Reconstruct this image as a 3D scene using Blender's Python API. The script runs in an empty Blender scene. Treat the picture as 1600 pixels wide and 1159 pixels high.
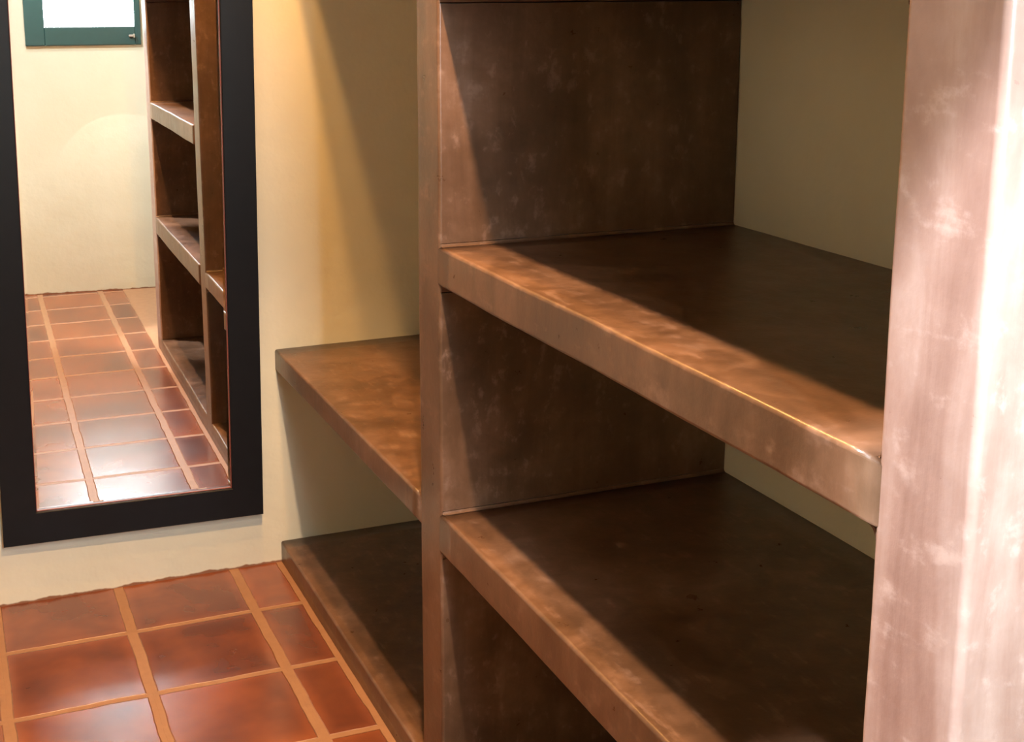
import bpy, bmesh, math, random
from mathutils import Vector, Matrix, noise

scn = bpy.context.scene
COL = scn.collection

# ------------------------------------------------------------------ camera
cam = bpy.data.objects.new('camera', bpy.data.cameras.new('camera'))
COL.objects.link(cam)
CAM = Vector((-0.7874, -3.2734, 1.5069))
R_ = Vector((0.93308508, -0.35959898, -0.00638821))
U_ = Vector((0.07643109, 0.18090401, 0.9805264))
F_ = Vector((0.35144064, 0.91540281, -0.19628338))
m = Matrix.Identity(4)
for i in range(3):
    m[i][0], m[i][1], m[i][2], m[i][3] = R_[i], U_[i], -F_[i], CAM[i]
cam.matrix_world = m
cam.data.sensor_fit = 'HORIZONTAL'
cam.data.sensor_width = 36.0
cam.data.lens = 2038.67 / 1600 * 36.0
cam.data.shift_x = 112.33 / 1600      # the photograph is an off-centre crop
cam.data.shift_y = -173.74 / 1600
cam.data.clip_start = 0.02
scn.camera = cam

# ------------------------------------------------------------------ daylight, lamps, exposure
world = bpy.data.worlds.new('daylight'); scn.world = world
world.use_nodes = True
bg = world.node_tree.nodes['Background']
bg.inputs['Color'].default_value = (0.80, 0.93, 1.0, 1)
bg.inputs['Strength'].default_value = 58.0
scn.view_settings.view_transform = 'Standard'
scn.view_settings.look = 'None'
scn.view_settings.gamma = 1.0
scn.view_settings.use_curve_mapping = False
scn.view_settings.exposure = 0.0
scn.cycles.max_bounces = 10
scn.cycles.diffuse_bounces = 6
scn.cycles.sample_clamp_indirect = 6.0
scn.cycles.caustics_reflective = False
scn.cycles.caustics_refractive = False

# geometry of the place, metres: x = 0 is the front of the shelves, y = 0 the mirror wall, z = 0 the floor
D = 0.592            # shelf depth
A1, A2 = 1.112, 1.217     # divider
B1, B2 = 2.346, 2.466     # end panel
ZB, ZD, ZT, ZU = 0.0597, 0.6, 1.0867, 1.580   # tops of plinth and shelves
TOPU, TOPZ = 2.06, 2.13
XL, YR, H = -1.80, -3.72, 2.60
WT = 0.16
REAR_ROT = math.radians(4.5)
LAMPS = [  # x, y, power, radius, colour, what it is turned to
    (-0.122, -1.00, 60.0, 0.010, (1.0, 0.50, 0.14), None),
    (-0.084, -0.55, 120.0, 0.010, (1.0, 0.48, 0.12), None),
    (-0.235, -1.85, 230.0, 0.025, (1.0, 0.60, 0.29), (-0.20, -1.30, 0.0, 72)),
    (-0.245, -3.25, 80.0, 0.025, (0.94, 1.0, 1.0), None),
    (-0.700, -2.90, 330.0, 0.030, (0.95, 1.0, 0.97), (-0.25, -3.72, 0.9, 75)),  # added to brighten the rear wall
    (-0.650, -2.80, 430.0, 0.030, (0.98, 0.98, 1.0), (0.00, -2.56, 0.90, 25)),  # added to brighten the front of the end panel
    (-1.100, -2.60, 120.0, 0.040, (1.0, 0.72, 0.40), (-1.80, -2.75, 0.9, 95)),  # added fill, bounced off the left wall into the bays
]

# ------------------------------------------------------------------ material helpers
def new_mat(name):
    mt = bpy.data.materials.new(name); mt.use_nodes = True
    nt = mt.node_tree
    return mt, nt, nt.nodes['Principled BSDF']

class NT:
    def __init__(s, nt): s.nt = nt
    def n(s, t, **kw):
        x = s.nt.nodes.new(t)
        for k, v in kw.items(): setattr(x, k, v)
        return x
    def link(s, a, b): s.nt.links.new(a, b)
    def val(s, sock, v):
        if hasattr(v, 'is_output') or isinstance(v, bpy.types.NodeSocket): s.link(v, sock)
        else: sock.default_value = v
    def math(s, op, a, b=0.0, c=None, clamp=False):
        x = s.n('ShaderNodeMath', operation=op); x.use_clamp = clamp
        s.val(x.inputs[0], a); s.val(x.inputs[1], b)
        if c is not None: s.val(x.inputs[2], c)
        return x.outputs[0]
    def noise(s, vec, scale, detail=4, rough=0.55, dist=0.0):
        x = s.n('ShaderNodeTexNoise'); s.link(vec, x.inputs['Vector'])
        x.inputs['Scale'].default_value = scale; x.inputs['Detail'].default_value = detail
        x.inputs['Roughness'].default_value = rough; x.inputs['Distortion'].default_value = dist
        return x.outputs['Fac']
    def mapping(s, vec, scale):
        x = s.n('ShaderNodeMapping'); s.link(vec, x.inputs['Vector']); x.inputs['Scale'].default_value = scale
        return x.outputs['Vector']
    def ramp(s, f, stops):
        x = s.n('ShaderNodeValToRGB'); s.link(f, x.inputs['Fac'])
        e = x.color_ramp.elements
        while len(e) < len(stops): e.new(0.5)
        for k, (p, c) in enumerate(stops):
            e[k].position = p; e[k].color = (*c, 1) if len(c) == 3 else c
        return x.outputs['Color']
    def smooth(s, f, a, b):
        x = s.n('ShaderNodeMapRange', interpolation_type='SMOOTHSTEP')
        s.link(f, x.inputs['Value']); x.inputs['From Min'].default_value = a; x.inputs['From Max'].default_value = b
        return x.outputs['Result']
    def mix(s, f, a, b, blend='MIX'):
        x = s.n('ShaderNodeMix', data_type='RGBA', blend_type=blend)
        s.val(x.inputs[0], f)
        for sock, v in ((x.inputs[6], a), (x.inputs[7], b)):
            if isinstance(v, tuple): sock.default_value = (*v, 1) if len(v) == 3 else v
            else: s.link(v, sock)
        return x.outputs[2]
    def bump(s, h, strength, dist, normal=None):
        x = s.n('ShaderNodeBump'); s.link(h, x.inputs['Height'])
        x.inputs['Strength'].default_value = strength; x.inputs['Distance'].default_value = dist
        if normal is not None: s.link(normal, x.inputs['Normal'])
        return x.outputs['Normal']

def cement_material(name, stops, pale, worn_amount, streak=0.32):
    mt, nt, b = new_mat(name); N = NT(nt)
    co = N.n('ShaderNodeTexCoord').outputs['Object']
    n1 = N.noise(co, 3.2, 6, 0.62, 0.5)
    n2 = N.noise(N.mapping(co, (16, 16, 2.2)), 1.0, 5, 0.6, 0.6)      # trowel streaks running up and down
    n3 = N.noise(co, 26, 6, 0.65)
    n4 = N.noise(N.mapping(co, (55, 9, 30)), 1.0, 4, 0.6, 0.4)
    f = N.math('ADD', N.math('MULTIPLY', n1, 0.82 - streak), N.math('MULTIPLY', n2, streak))
    f = N.math('ADD', f, N.math('MULTIPLY', n3, 0.18))
    base = N.ramp(f, stops)
    worn = N.smooth(N.math('ADD', N.math('MULTIPLY', n3, 0.5), N.math('MULTIPLY', n4, 0.5)), 0.53, 0.66)
    colr = N.mix(N.math('MULTIPLY', worn, worn_amount), base, pale)
    N.link(colr, b.inputs['Base Color'])
    N.link(N.math('ADD', N.math('MULTIPLY', n3, 0.24), 0.20), b.inputs['Roughness'])
    b.inputs['Specular IOR Level'].default_value = 0.5
    h = N.math('ADD', N.math('MULTIPLY', n1, 0.6), N.math('MULTIPLY', n3, 0.22))
    N.link(N.bump(h, 0.16, 0.02), b.inputs['Normal'])
    return mt

def wall_material(name, colour, tint, stain=False):
    mt, nt, b = new_mat(name); N = NT(nt)
    co = N.n('ShaderNodeTexCoord').outputs['Object']
    n1 = N.noise(co, 1.6, 4, 0.5, 0.3); n2 = N.noise(co, 45, 5, 0.6); n3 = N.noise(co, 7, 4, 0.6)
    c = N.mix(N.smooth(n1, 0.35, 0.7), colour, tint)
    if stain:   # the grubby line where plaster meets the tiles, of uneven height
        z = N.n('ShaderNodeSeparateXYZ'); N.link(co, z.inputs[0])
        w = N.noise(N.mapping(co, (12, 12, 0)), 1.0, 3, 0.6)
        edge = N.math('SUBTRACT', z.outputs['Z'], N.math('MULTIPLY', N.math('SUBTRACT', w, 0.40), 0.028))
        s = N.math('SUBTRACT', 1.0, N.smooth(edge, 0.0005, 0.005))
        c = N.mix(s, c, (0.22, 0.10, 0.055))
    N.link(c, b.inputs['Base Color'])
    b.inputs['Roughness'].default_value = 0.8
    b.inputs['Specular IOR Level'].default_value = 0.25
    h = N.math('ADD', N.math('MULTIPLY', n3, 1.0), N.math('MULTIPLY', n2, 0.12))
    N.link(N.bump(h, 0.22, 0.02), b.inputs['Normal'])
    return mt

def tile_material():
    mt, nt, b = new_mat('terracotta_floor_tiles'); N = NT(nt)
    co = N.n('ShaderNodeTexCoord').outputs['Object']
    wob = N.n('ShaderNodeTexNoise'); N.link(co, wob.inputs['Vector'])
    wob.inputs['Scale'].default_value = 9.0; wob.inputs['Detail'].default_value = 3
    wv = N.n('ShaderNodeVectorMath', operation='MULTIPLY_ADD')
    N.link(wob.outputs['Color'], wv.inputs[0]); wv.inputs[1].default_value = (0.010, 0.010, 0); wv.inputs[2].default_value = (-0.005, -0.005, 0)
    ad = N.n('ShaderNodeVectorMath', operation='ADD'); N.link(co, ad.inputs[0]); N.link(wv.outputs[0], ad.inputs[1])
    s = N.n('ShaderNodeSeparateXYZ'); N.link(ad.outputs[0], s.inputs[0])
    PX, PY = 0.305, 0.31
    # columns: joints at x = -0.133 - k PX ; the strip against the plinth is the cut column
    u = N.math('DIVIDE', N.math('ADD', s.outputs['X'], 0.134), PX)
    v = N.math('DIVIDE', N.math('ADD', s.outputs['Y'], 0.262), PY)
    iu, iv = N.math('FLOOR', u), N.math('FLOOR', v)
    fu, fv = N.math('FRACT', u), N.math('FRACT', v)
    du = N.math('MULTIPLY', N.math('MINIMUM', fu, N.math('SUBTRACT', 1.0, fu)), PX)
    dv = N.math('MULTIPLY', N.math('MINIMUM', fv, N.math('SUBTRACT', 1.0, fv)), PY)
    dp = N.math('MULTIPLY', N.math('ADD', s.outputs['X'], 0.003), -1.0)     # distance from the plinth
    d = N.math('MINIMUM', N.math('SUBTRACT', du, 0.0125), N.math('SUBTRACT', dv, 0.0085))
    d = N.math('MINIMUM', d, N.math('SUBTRACT', dp, 0.013))
    tile = N.smooth(d, -0.0012, 0.0022)
    idv = N.n('ShaderNodeCombineXYZ'); N.link(iu, idv.inputs[0]); N.link(iv, idv.inputs[1])
    wn = N.n('ShaderNodeTexWhiteNoise', noise_dimensions='3D'); N.link(idv.outputs[0], wn.inputs['Vector'])
    rs = N.n('ShaderNodeSeparateColor'); N.link(wn.outputs['Color'], rs.inputs[0])
    tone = N.ramp(wn.outputs['Value'], [(0.0, (0.105, 0.030, 0.016)), (0.35, (0.145, 0.040, 0.018)),
                                        (0.7, (0.225, 0.060, 0.022)), (1.0, (0.180, 0.060, 0.030))])
    # per-tile cloudiness
    off = N.n('ShaderNodeVectorMath', operation='MULTIPLY_ADD'); N.link(wn.outputs['Color'], off.inputs[0])
    off.inputs[1].default_value = (9, 9, 9); N.link(co, off.inputs[2])
    c1 = N.noise(off.outputs[0], 5.0, 3, 0.5, 0.2)
    tone = N.mix(N.math('MULTIPLY', N.smooth(c1, 0.38, 0.85), 0.75), tone, (0.075, 0.022, 0.015))
    tone = N.mix(N.math('MULTIPLY', N.smooth(c1, 0.58, 0.20), 0.6), tone, (0.30, 0.082, 0.024))
    edge = N.smooth(d, 0.03, 0.0)
    tone = N.mix(N.math('MULTIPLY', edge, 0.25), tone, (0.34, 0.10, 0.04))
    g1 = N.noise(co, 34, 4, 0.6)
    grout = N.mix(g1, (0.22, 0.095, 0.038), (0.34, 0.165, 0.075))
    N.link(N.mix(tile, grout, tone), b.inputs['Base Color'])
    r1 = N.noise(co, 8, 2, 0.5)
    rt = N.math('ADD', N.math('MULTIPLY', r1, 0.06), 0.20)
    rr = N.n('ShaderNodeMix', data_type='FLOAT'); N.link(tile, rr.inputs[0]); rr.inputs[2].default_value = 0.6; N.link(rt, rr.inputs[3])
    N.link(rr.outputs[0], b.inputs['Roughness'])
    b.inputs['Specular IOR Level'].default_value = 1.0
    # relief: sunk joints, waxy unevenness, each tile laid a hair out of level
    tl = N.math('ADD', N.math('MULTIPLY', N.math('MULTIPLY', N.math('SUBTRACT', rs.outputs[0], 0.5), fu), 0.006),
                N.math('MULTIPLY', N.math('MULTIPLY', N.math('SUBTRACT', rs.outputs[1], 0.5), fv), 0.006))
    ripple = N.noise(N.mapping(co, (7, 22, 7)), 1.0, 3, 0.5, 0.3)
    h = N.math('ADD', N.math('MULTIPLY', tile, 0.0022), N.math('ADD', tl, N.math('MULTIPLY', ripple, 0.0002)))
    nrm = N.bump(h, 1.0, 1.0)
    N.link(nrm, b.inputs['Normal'])
    return mt

def plain(name, colour, rough, metal=0.0, spec=0.5, grain=0.0):
    mt, nt, b = new_mat(name); N = NT(nt)
    co = N.n('ShaderNodeTexCoord').outputs['Object']
    n = N.noise(co, 30, 4, 0.6)
    c2 = tuple(min(1, x * 1.25 + 0.002) for x in colour)
    N.link(N.mix(n, colour, c2), b.inputs['Base Color'])
    b.inputs['Roughness'].default_value = rough; b.inputs['Metallic'].default_value = metal
    b.inputs['Specular IOR Level'].default_value = spec
    if grain:
        g = N.noise(N.mapping(co, (90, 90, 5)), 1.0, 4, 0.6)
        N.link(N.bump(g, grain, 0.004), b.inputs['Normal'])
    return mt

M_CEMENT = cement_material('polished_brown_cement', [(0.34, (0.056, 0.0285, 0.0155)), (0.47, (0.100, 0.0510, 0.0280)),
                           (0.56, (0.147, 0.0775, 0.0460)), (0.68, (0.220, 0.131, 0.0930))], (0.28, 0.174, 0.133), 0.36)
# end panel's streaked cement, the light on its outer faces painted in paler
M_PANEL_LIT = cement_material('streaked_cement_lit_pale', [(0.34, (0.21, 0.125, 0.105)), (0.47, (0.285, 0.185, 0.160)),
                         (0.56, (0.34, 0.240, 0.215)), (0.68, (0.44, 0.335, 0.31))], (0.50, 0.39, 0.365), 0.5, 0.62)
M_WALL = wall_material('cream_wall_plaster', (0.58, 0.553, 0.443), (0.64, 0.618, 0.515), stain=True)
M_CEIL = wall_material('ochre_ceiling_plaster', (0.60, 0.46, 0.28), (0.66, 0.52, 0.33))
M_TILE = tile_material()
M_FRAME = plain('black_stained_wood', (0.0045, 0.0045, 0.006), 0.42, spec=0.15, grain=0.05)
M_LIP = plain('dark_red_brown_wood_edge', (0.16, 0.035, 0.025), 0.45)
M_WIN = plain('dark_teal_painted_wood', (0.012, 0.036, 0.034), 0.4)
M_STEEL = plain('brushed_steel', (0.55, 0.55, 0.53), 0.3, 1.0)
M_WHITE = plain('white_lamp_enamel', (0.75, 0.74, 0.70), 0.4)

mt, nt, b = new_mat('mirror_silver')
b.inputs['Base Color'].default_value = (0.93, 0.95, 0.94, 1); b.inputs['Metallic'].default_value = 1.0
b.inputs['Roughness'].default_value = 0.0
M_MIRROR = mt
mt, nt, b = new_mat('window_glass')
for nd in list(nt.nodes):
    if nd.type == 'BSDF_PRINCIPLED': nt.nodes.remove(nd)
N = NT(nt); tr = N.n('ShaderNodeBsdfTransparent'); gl = N.n('ShaderNodeBsdfGlossy'); gl.inputs['Roughness'].default_value = 0.02
fr = N.n('ShaderNodeFresnel'); fr.inputs['IOR'].default_value = 1.5
mx = N.n('ShaderNodeMixShader'); N.link(fr.outputs[0], mx.inputs[0]); N.link(tr.outputs[0], mx.inputs[1]); N.link(gl.outputs[0], mx.inputs[2])
N.link(mx.outputs[0], nt.nodes['Material Output'].inputs['Surface'])
M_GLASS = mt
mt, nt, b = new_mat('lit_bulb')
b.inputs['Emission Color'].default_value = (1.0, 0.72, 0.42, 1); b.inputs['Emission Strength'].default_value = 6.0
M_BULB = mt

# ------------------------------------------------------------------ mesh helpers
def link_mesh(name, bm, mat, parent=None, smooth=False, loc=None):
    me = bpy.data.meshes.new(name)
    bmesh.ops.recalc_face_normals(bm, faces=bm.faces)
    bm.to_mesh(me); bm.free()
    me.materials.append(mat)
    if smooth:
        for p in me.polygons: p.use_smooth = True
    o = bpy.data.objects.new(name, me); COL.objects.link(o)
    if parent: o.parent = parent
    if loc: o.location = loc
    return o

def box(bm, x0, x1, y0, y1, z0, z1, bev=0.0, seg=2):
    g = bmesh.ops.create_cube(bm, size=1.0)
    vs = g['verts']
    for v in vs:
        v.co = Vector((x0 + (v.co.x + .5) * (x1 - x0), y0 + (v.co.y + .5) * (y1 - y0), z0 + (v.co.z + .5) * (z1 - z0)))
    if bev:
        es = list({e for v in vs for e in v.link_edges})
        bmesh.ops.bevel(bm, geom=es, offset=bev, segments=seg, affect='EDGES', profile=0.5)

def wobble(p, amp=0.0022):
    q = Vector(p)
    w = noise.noise_vector(q * 2.3) * amp + noise.noise_vector(q * 9.0) * amp * 0.35
    return q + w

def subdiv(a, b_, step):
    n = max(1, int(math.ceil(abs(b_ - a) / step)))
    return [a + (b_ - a) * i / n for i in range(n + 1)]

def round_profile(u0, u1, v0, v1, r, round_low=True, round_high=True, step=0.07):
    """outline in (u, v); the two corners at u0 (the front) are rounded"""
    pts = []
    for u in subdiv(u1, u0 + (r if round_low else 0), step): pts.append((u, v0))
    if round_low:
        for k in range(1, 6):
            a = math.pi / 2 * k / 5
            pts.append((u0 + r - r * math.sin(a), v0 + r - r * math.cos(a)))
    for v in subdiv(v0 + (r if round_low else 0), v1 - (r if round_high else 0), 0.03)[1:]:
        pts.append((u0, v))
    if round_high:
        for k in range(1, 6):
            a = math.pi / 2 * k / 5
            pts.append((u0 + r - r * math.cos(a), v1 - r + r * math.sin(a)))
    for u in subdiv(u0 + (r if round_high else 0), u1, step)[1:]: pts.append((u, v1))
    for v in subdiv(v1, v0, 0.03)[1:-1]: pts.append((u1, v))
    return pts

def extrude_profile(bm, pts, to3d, ws):
    rings = [[bm.verts.new(wobble(to3d(u, v, w))) for (u, v) in pts] for w in ws]
    n = len(pts)
    for a, b_ in zip(rings, rings[1:]):
        for i in range(n):
            bm.faces.new((a[i], a[(i + 1) % n], b_[(i + 1) % n], b_[i]))
    bm.faces.new(rings[0]); bm.faces.new(list(reversed(rings[-1])))

def fillet(bm, yc, sy, zc, sz, r, x0, x1):
    """a concave cove of plaster in the corner (yc, zc), opening towards sy, sz"""
    prof = [(yc, zc)] + [(yc + sy * (r - r * math.cos(a)), zc + sz * (r - r * math.sin(a)))
                          for a in [math.pi / 2 * k / 5 for k in range(6)]]
    prof = [(yc, zc)] + [(yc + sy * r * (1 - math.sin(a)), zc + sz * r * (1 - math.cos(a)))
                          for a in [math.pi / 2 * k / 5 for k in range(6)]]
    rings = [[bm.verts.new(wobble((x, y, z))) for (y, z) in prof] for x in subdiv(x0, x1, 0.07)]
    n = len(prof)
    for a, b_ in zip(rings, rings[1:]):
        for i in range(n): bm.faces.new((a[i], a[(i + 1) % n], b_[(i + 1) % n], b_[i]))
    bm.faces.new(rings[0]); bm.faces.new(list(reversed(rings[-1])))

# ------------------------------------------------------------------ room shell
def structure(o): o['kind'] = 'structure'; return o

bm = bmesh.new(); box(bm, XL - 0.1, D + 0.1, YR - 0.4, 0.1, -0.1, 0); structure(link_mesh('floor', bm, M_TILE))
bm = bmesh.new(); box(bm, XL - 0.1, D + 0.1, YR - 0.4, 0.1, H, H + 0.1); structure(link_mesh('ceiling', bm, M_CEIL))

def wall_grid(name, mat, p0, ux, uz, nx, nz, thick):
    """a plastered wall, very slightly uneven, with a solid slab behind it"""
    bm = bmesh.new(); p0, ux, uz = Vector(p0), Vector(ux), Vector(uz)
    nrm = ux.cross(uz).normalized()
    fr = [[None] * (nz + 1) for _ in range(nx + 1)]
    for i in range(nx + 1):
        for j in range(nz + 1):
            q = p0 + ux * (i / nx) + uz * (j / nz)
            fr[i][j] = bm.verts.new(q + nrm * 0.0025 * (noise.noise(q * 2.1) - 0.3))
    for i in range(nx):
        for j in range(nz): bm.faces.new((fr[i][j], fr[i + 1][j], fr[i + 1][j + 1], fr[i][j + 1]))
    rim = [fr[i][0] for i in range(nx + 1)] + [fr[nx][j] for j in range(1, nz + 1)] + \
          [fr[i][nz] for i in range(nx - 1, -1, -1)] + [fr[0][j] for j in range(nz - 1, 0, -1)]
    back = [bm.verts.new(v.co - nrm * thick) for v in rim]
    n = len(rim)
    for i in range(n): bm.faces.new((rim[i], back[i], back[(i + 1) % n], rim[(i + 1) % n]))
    bm.faces.new(back)
    return structure(link_mesh(name, bm, mat, smooth=False))

wall_grid('wall_front', M_WALL, (XL, 0, 0), (D - XL, 0, 0), (0, 0, H), 30, 40, WT)
wall_grid('wall_right', M_WALL, (D, 0, 0), (0, YR - 0.4, 0), (0, 0, H), 50, 34, WT)
wall_grid('wall_left', M_WALL, (XL, YR - 0.4, 0), (0, -(YR - 0.4), 0), (0, 0, H), 50, 34, WT)

# rear wall with the window opening, a few degrees out of square
WX0, WX1, WZ0, WZ1 = -0.425, 0.145, 1.284, 2.38
piv = Vector((-0.2, YR, 0))
bm = bmesh.new()
LX0, LX1 = XL - 0.05, D + 0.05
X0, X1 = LX0 + 0.2, LX1 + 0.2
for (a, b_, c, d_) in ((X0, WX0 + .2, 0, H), (WX1 + .2, X1, 0, H), (WX0 + .2, WX1 + .2, 0, WZ0), (WX0 + .2, WX1 + .2, WZ1, H)):
    box(bm, a, b_, -WT, 0, c, d_)
bmesh.ops.remove_doubles(bm, verts=bm.verts, dist=1e-5)
rw = structure(link_mesh('wall_rear', bm, M_WALL, loc=piv)); rw.rotation_euler = (0, 0, REAR_ROT)

win = bpy.data.objects.new('window_1', None); COL.objects.link(win)
win.location = piv; win.rotation_euler = (0, 0, REAR_ROT); structure(win)
bm = bmesh.new()
l, r_, zb, zt = WX0 + .2, WX1 + .2, WZ0, WZ1
box(bm, l, l + 0.095, -0.05, 0.012, zb, zt, 0.004)
box(bm, r_ - 0.03, r_, -0.05, 0.012, zb, zt, 0.004)
box(bm, l + 0.095, r_ - 0.03, -0.05, 0.012, zb, zb + 0.093, 0.004)
box(bm, l + 0.095, r_ - 0.03, -0.05, 0.012, zt - 0.09, zt, 0.004)
link_mesh('window_frame', bm, M_WIN, win)
bm = bmesh.new(); box(bm, l + 0.085, r_ - 0.02, -0.030, -0.025, zb + 0.085, zt - 0.08); link_mesh('pane', bm, M_GLASS, win)
bm = bmesh.new(); box(bm, r_ - 0.062, r_ - 0.030, 0.012, 0.022, zb + 0.040, zb + 0.052, 0.003)
box(bm, r_ - 0.040, r_ - 0.030, 0.012, 0.030, zb + 0.036, zb + 0.056, 0.003)
link_mesh('latch', bm, M_STEEL, win)
# daylight enters through this opening
pl = bpy.data.lights.new('window_daylight', 'AREA'); pl.shape = 'RECTANGLE'; pl.size = WX1 - WX0; pl.size_y = WZ1 - WZ0
pl.cycles.is_portal = True
po = bpy.data.objects.new('window_daylight', pl); COL.objects.link(po)
po.matrix_world = Matrix.Translation(piv) @ Matrix.Rotation(REAR_ROT, 4, 'Z') @ Matrix.Translation(((l + r_) / 2, -WT - 0.01, (zb + zt) / 2)) @ Matrix.Rotation(math.radians(90), 4, 'X')

# ------------------------------------------------------------------ the built-in shelves
BASE = Vector((D / 2, -B2 / 2, 0))
unit = bpy.data.objects.new('built_in_shelving', None); COL.objects.link(unit); unit.location = BASE
unit['label'] = 'polished brown cement shelving with deep open bays standing along the right-hand wall'
unit['category'] = 'shelves'

def part(name, bm, mat=None):
    for v in bm.verts: v.co -= BASE
    o = link_mesh(name, bm, mat or M_CEMENT, unit, smooth=True)
    w = o.modifiers.new('weighted', 'WEIGHTED_NORMAL'); w.keep_sharp = True
    return o

RE = 0.006
Z3 = lambda u, v, w: (u, v, w)        # profile in x, y, run along z
Y3 = lambda u, v, w: (u, w, v)        # profile in x, z, run along y

bm = bmesh.new(); extrude_profile(bm, round_profile(0, D, -A2, -A1, RE), Z3, subdiv(0, TOPU, 0.06)); part('divider', bm)
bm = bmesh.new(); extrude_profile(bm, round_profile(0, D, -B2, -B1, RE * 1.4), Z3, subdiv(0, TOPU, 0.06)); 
ep = part('end_panel', bm); ep['label'] = 'end panel of streaked cement, its lit front and outer face coloured paler'
ep.data.materials.append(M_PANEL_LIT)
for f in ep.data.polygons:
    if f.normal.x < -0.3 or f.normal.y < -0.3: f.material_index = 1  # faces towards the light get the paler colour
bm = bmesh.new(); extrude_profile(bm, round_profile(0, D, 0, ZB, RE, False, True), Y3, subdiv(-B1 - 0.006, 0, 0.06))
part('plinth', bm)
def shelf(name, z, t, y0, y1, wall_end=False):
    bm = bmesh.new()
    extrude_profile(bm, round_profile(0, D, z - t, z, RE), Y3, subdiv(y0 - 0.007, y1 + (0 if wall_end else 0.007), 0.06))
    fillet(bm, y0, 1, z - t, -1, 0.013, 0.004, D); fillet(bm, y0, 1, z, 1, 0.006, 0.004, D)
    if not wall_end:
        fillet(bm, y1, -1, z - t, -1, 0.013, 0.004, D); fillet(bm, y1, -1, z, 1, 0.006, 0.004, D)
    return part(name, bm)
s1 = shelf('shelf', ZD, 0.057, -A1, 0, True)
shelf('shelf', ZD, 0.0745, -B1, -A2)
shelf('shelf', ZT, 0.068, -B1, -A2)
shelf('shelf', ZU, 0.068, -B1, -A2)
bm = bmesh.new(); extrude_profile(bm, round_profile(0, D, TOPU, TOPZ, RE), Y3, subdiv(-B2, 0, 0.06)); part('top_slab', bm)

# ------------------------------------------------------------------ the mirror
MW, MH, MF, MD = 0.660, 1.66, 0.0825, 0.026
mir = bpy.data.objects.new('wall_mirror', None); COL.objects.link(mir)
mir.location = (-0.3835, -0.0045, 0.163)
mir.rotation_euler = (0, math.radians(0.75), math.radians(-0.63))
mir['label'] = 'tall black-framed rectangular mirror hung on the cream wall just above the tiles'
mir['category'] = 'mirror'
def ring(bm, ax0, ax1, az0, az1, w, y0, y1, ych):
    """mitred frame: outer rectangle, width w, from y1 (wall) to y0 (room) with a small chamfer"""
    def rect(ins, y): return [bm.verts.new((ax0 + ins, y, az0 + ins)), bm.verts.new((ax1 - ins, y, az0 + ins)),
                              bm.verts.new((ax1 - ins, y, az1 - ins)), bm.verts.new((ax0 + ins, y, az1 - ins))]
    loops = [rect(0, y1), rect(0, y0 + ych), rect(ych, y0), rect(w - ych, y0), rect(w, y0 + ych), rect(w, y1)]
    for a, b_ in zip(loops, loops[1:] + loops[:1]):
        for i in range(4): bm.faces.new((a[i], a[(i + 1) % 4], b_[(i + 1) % 4], b_[i]))
bm = bmesh.new(); ring(bm, -MW / 2, MW / 2, 0, MH, MF, -MD, 0, 0.002)
frame = link_mesh('frame', bm, M_FRAME, mir)
gx, gz0, gz1 = MW / 2 - MF, MF, MH - MF
bm = bmesh.new(); ring(bm, -gx - .0005, gx + .0005, gz0 - .0005, gz1 + .0005, 0.0022, -0.0185, -0.006, 0.0006)
lip = link_mesh('inner_lip', bm, M_LIP, frame); lip['label'] = 'thin red-brown inner edge'
bm = bmesh.new()
BV, yf, yb_ = 0.008, -0.0145, -0.0141
def rc(i, y): return [bm.verts.new(c) for c in ((-gx + i, y, gz0 + i), (gx - i, y, gz0 + i), (gx - i, y, gz1 - i), (-gx + i, y, gz1 - i))]
o1, o2, o3 = rc(0.0, -0.009), rc(0.0, yb_), rc(BV, yf)
for a, b_ in ((o1, o2), (o2, o3)):
    for i in range(4): bm.faces.new((a[i], a[(i + 1) % 4], b_[(i + 1) % 4], b_[i]))
bm.faces.new(o3); bm.faces.new(list(reversed(o1)))
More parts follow.
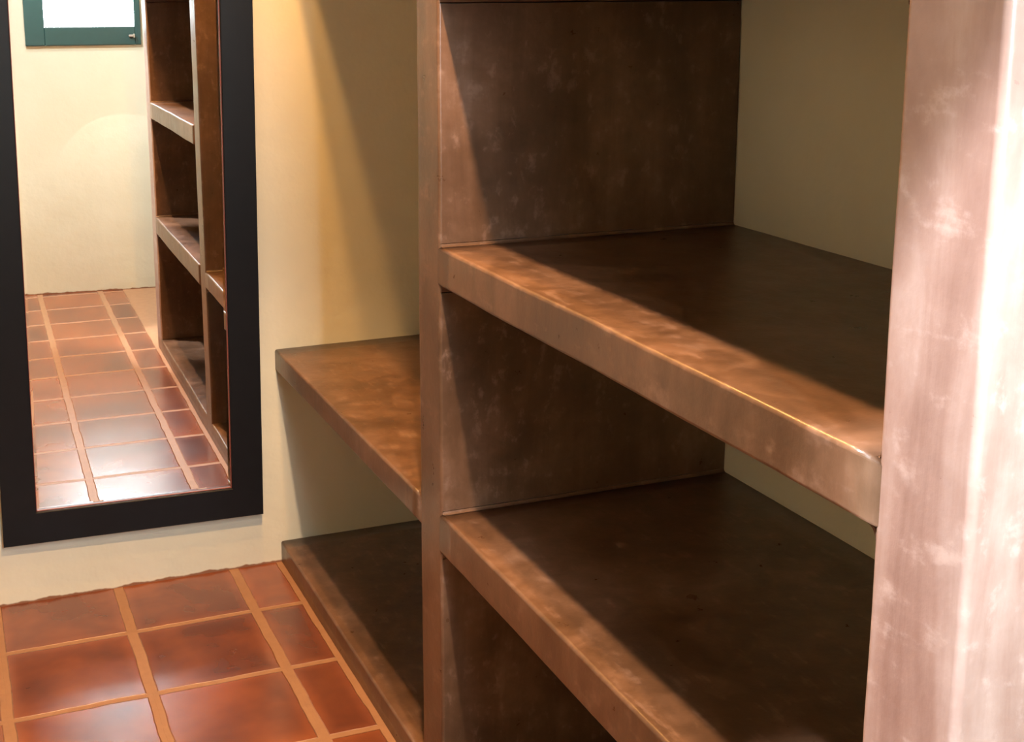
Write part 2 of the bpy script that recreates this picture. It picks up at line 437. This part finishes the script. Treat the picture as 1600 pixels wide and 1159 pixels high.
glass = link_mesh('mirror_glass', bm, M_MIRROR, mir); glass['label'] = 'silvered glass with a narrow bevel'

# ------------------------------------------------------------------ ceiling lamps (above the frame; four placed from their shadows and lit strips, the last three added)
def lathe(bm, prof, seg=32):
    rings = [[bm.verts.new((r * math.cos(2 * math.pi * k / seg), r * math.sin(2 * math.pi * k / seg), z)) for k in range(seg)] for r, z in prof]
    for a, b_ in zip(rings, rings[1:]):
        for k in range(seg): bm.faces.new((a[k], a[(k + 1) % seg], b_[(k + 1) % seg], b_[k]))
    bm.faces.new(rings[0]); bm.faces.new(rings[-1])
WHERE = ['small white ceiling spotlight in front of the shelf divider', 'small white ceiling spotlight nearest the mirror wall',
         'small white ceiling spotlight above the tall shelf bay', 'small white ceiling spotlight close to the window',
         'unseen ceiling spotlight added to brighten the window wall',
         'unseen ceiling spotlight added to brighten the shelf end panel',
         'unseen ceiling spotlight added for fill, washing the wall opposite the shelves']
for (x, y, w, rad, c, aim), lab in zip(LAMPS, WHERE):
    t = bpy.data.objects.new('ceiling_spotlight', None); COL.objects.link(t); t.location = (x, y, H)
    t['label'] = lab; t['category'] = 'lamp'; t['group'] = 'ceiling spotlights'
    bm = bmesh.new(); lathe(bm, [(0.026, 0), (0.045, 0), (0.045, -0.004), (0.042, -0.009), (0.028, -0.009), (0.026, -0.004)]); link_mesh('rim', bm, M_WHITE, t, True)
    bm = bmesh.new(); lathe(bm, [(0.0255, 0), (0.0255, -0.003), (0.018, -0.007), (0.006, -0.009)]); link_mesh('bulb', bm, M_BULB, t, True)
    L = bpy.data.lights.new('spotlight_beam', 'SPOT'); L.energy = w; L.color = c; L.shadow_soft_size = rad
    L.spot_size = math.radians(150); L.spot_blend = 0.4
    lo = bpy.data.objects.new('spotlight_beam', L); COL.objects.link(lo); lo.parent = t; lo.location = (0, 0, -0.03 - rad)
    if aim:
        L.spot_size = math.radians(aim[3])
        lo.rotation_euler = (Vector(aim[:3]) - Vector((x, y, H - 0.03 - rad))).to_track_quat('-Z', 'Y').to_euler()
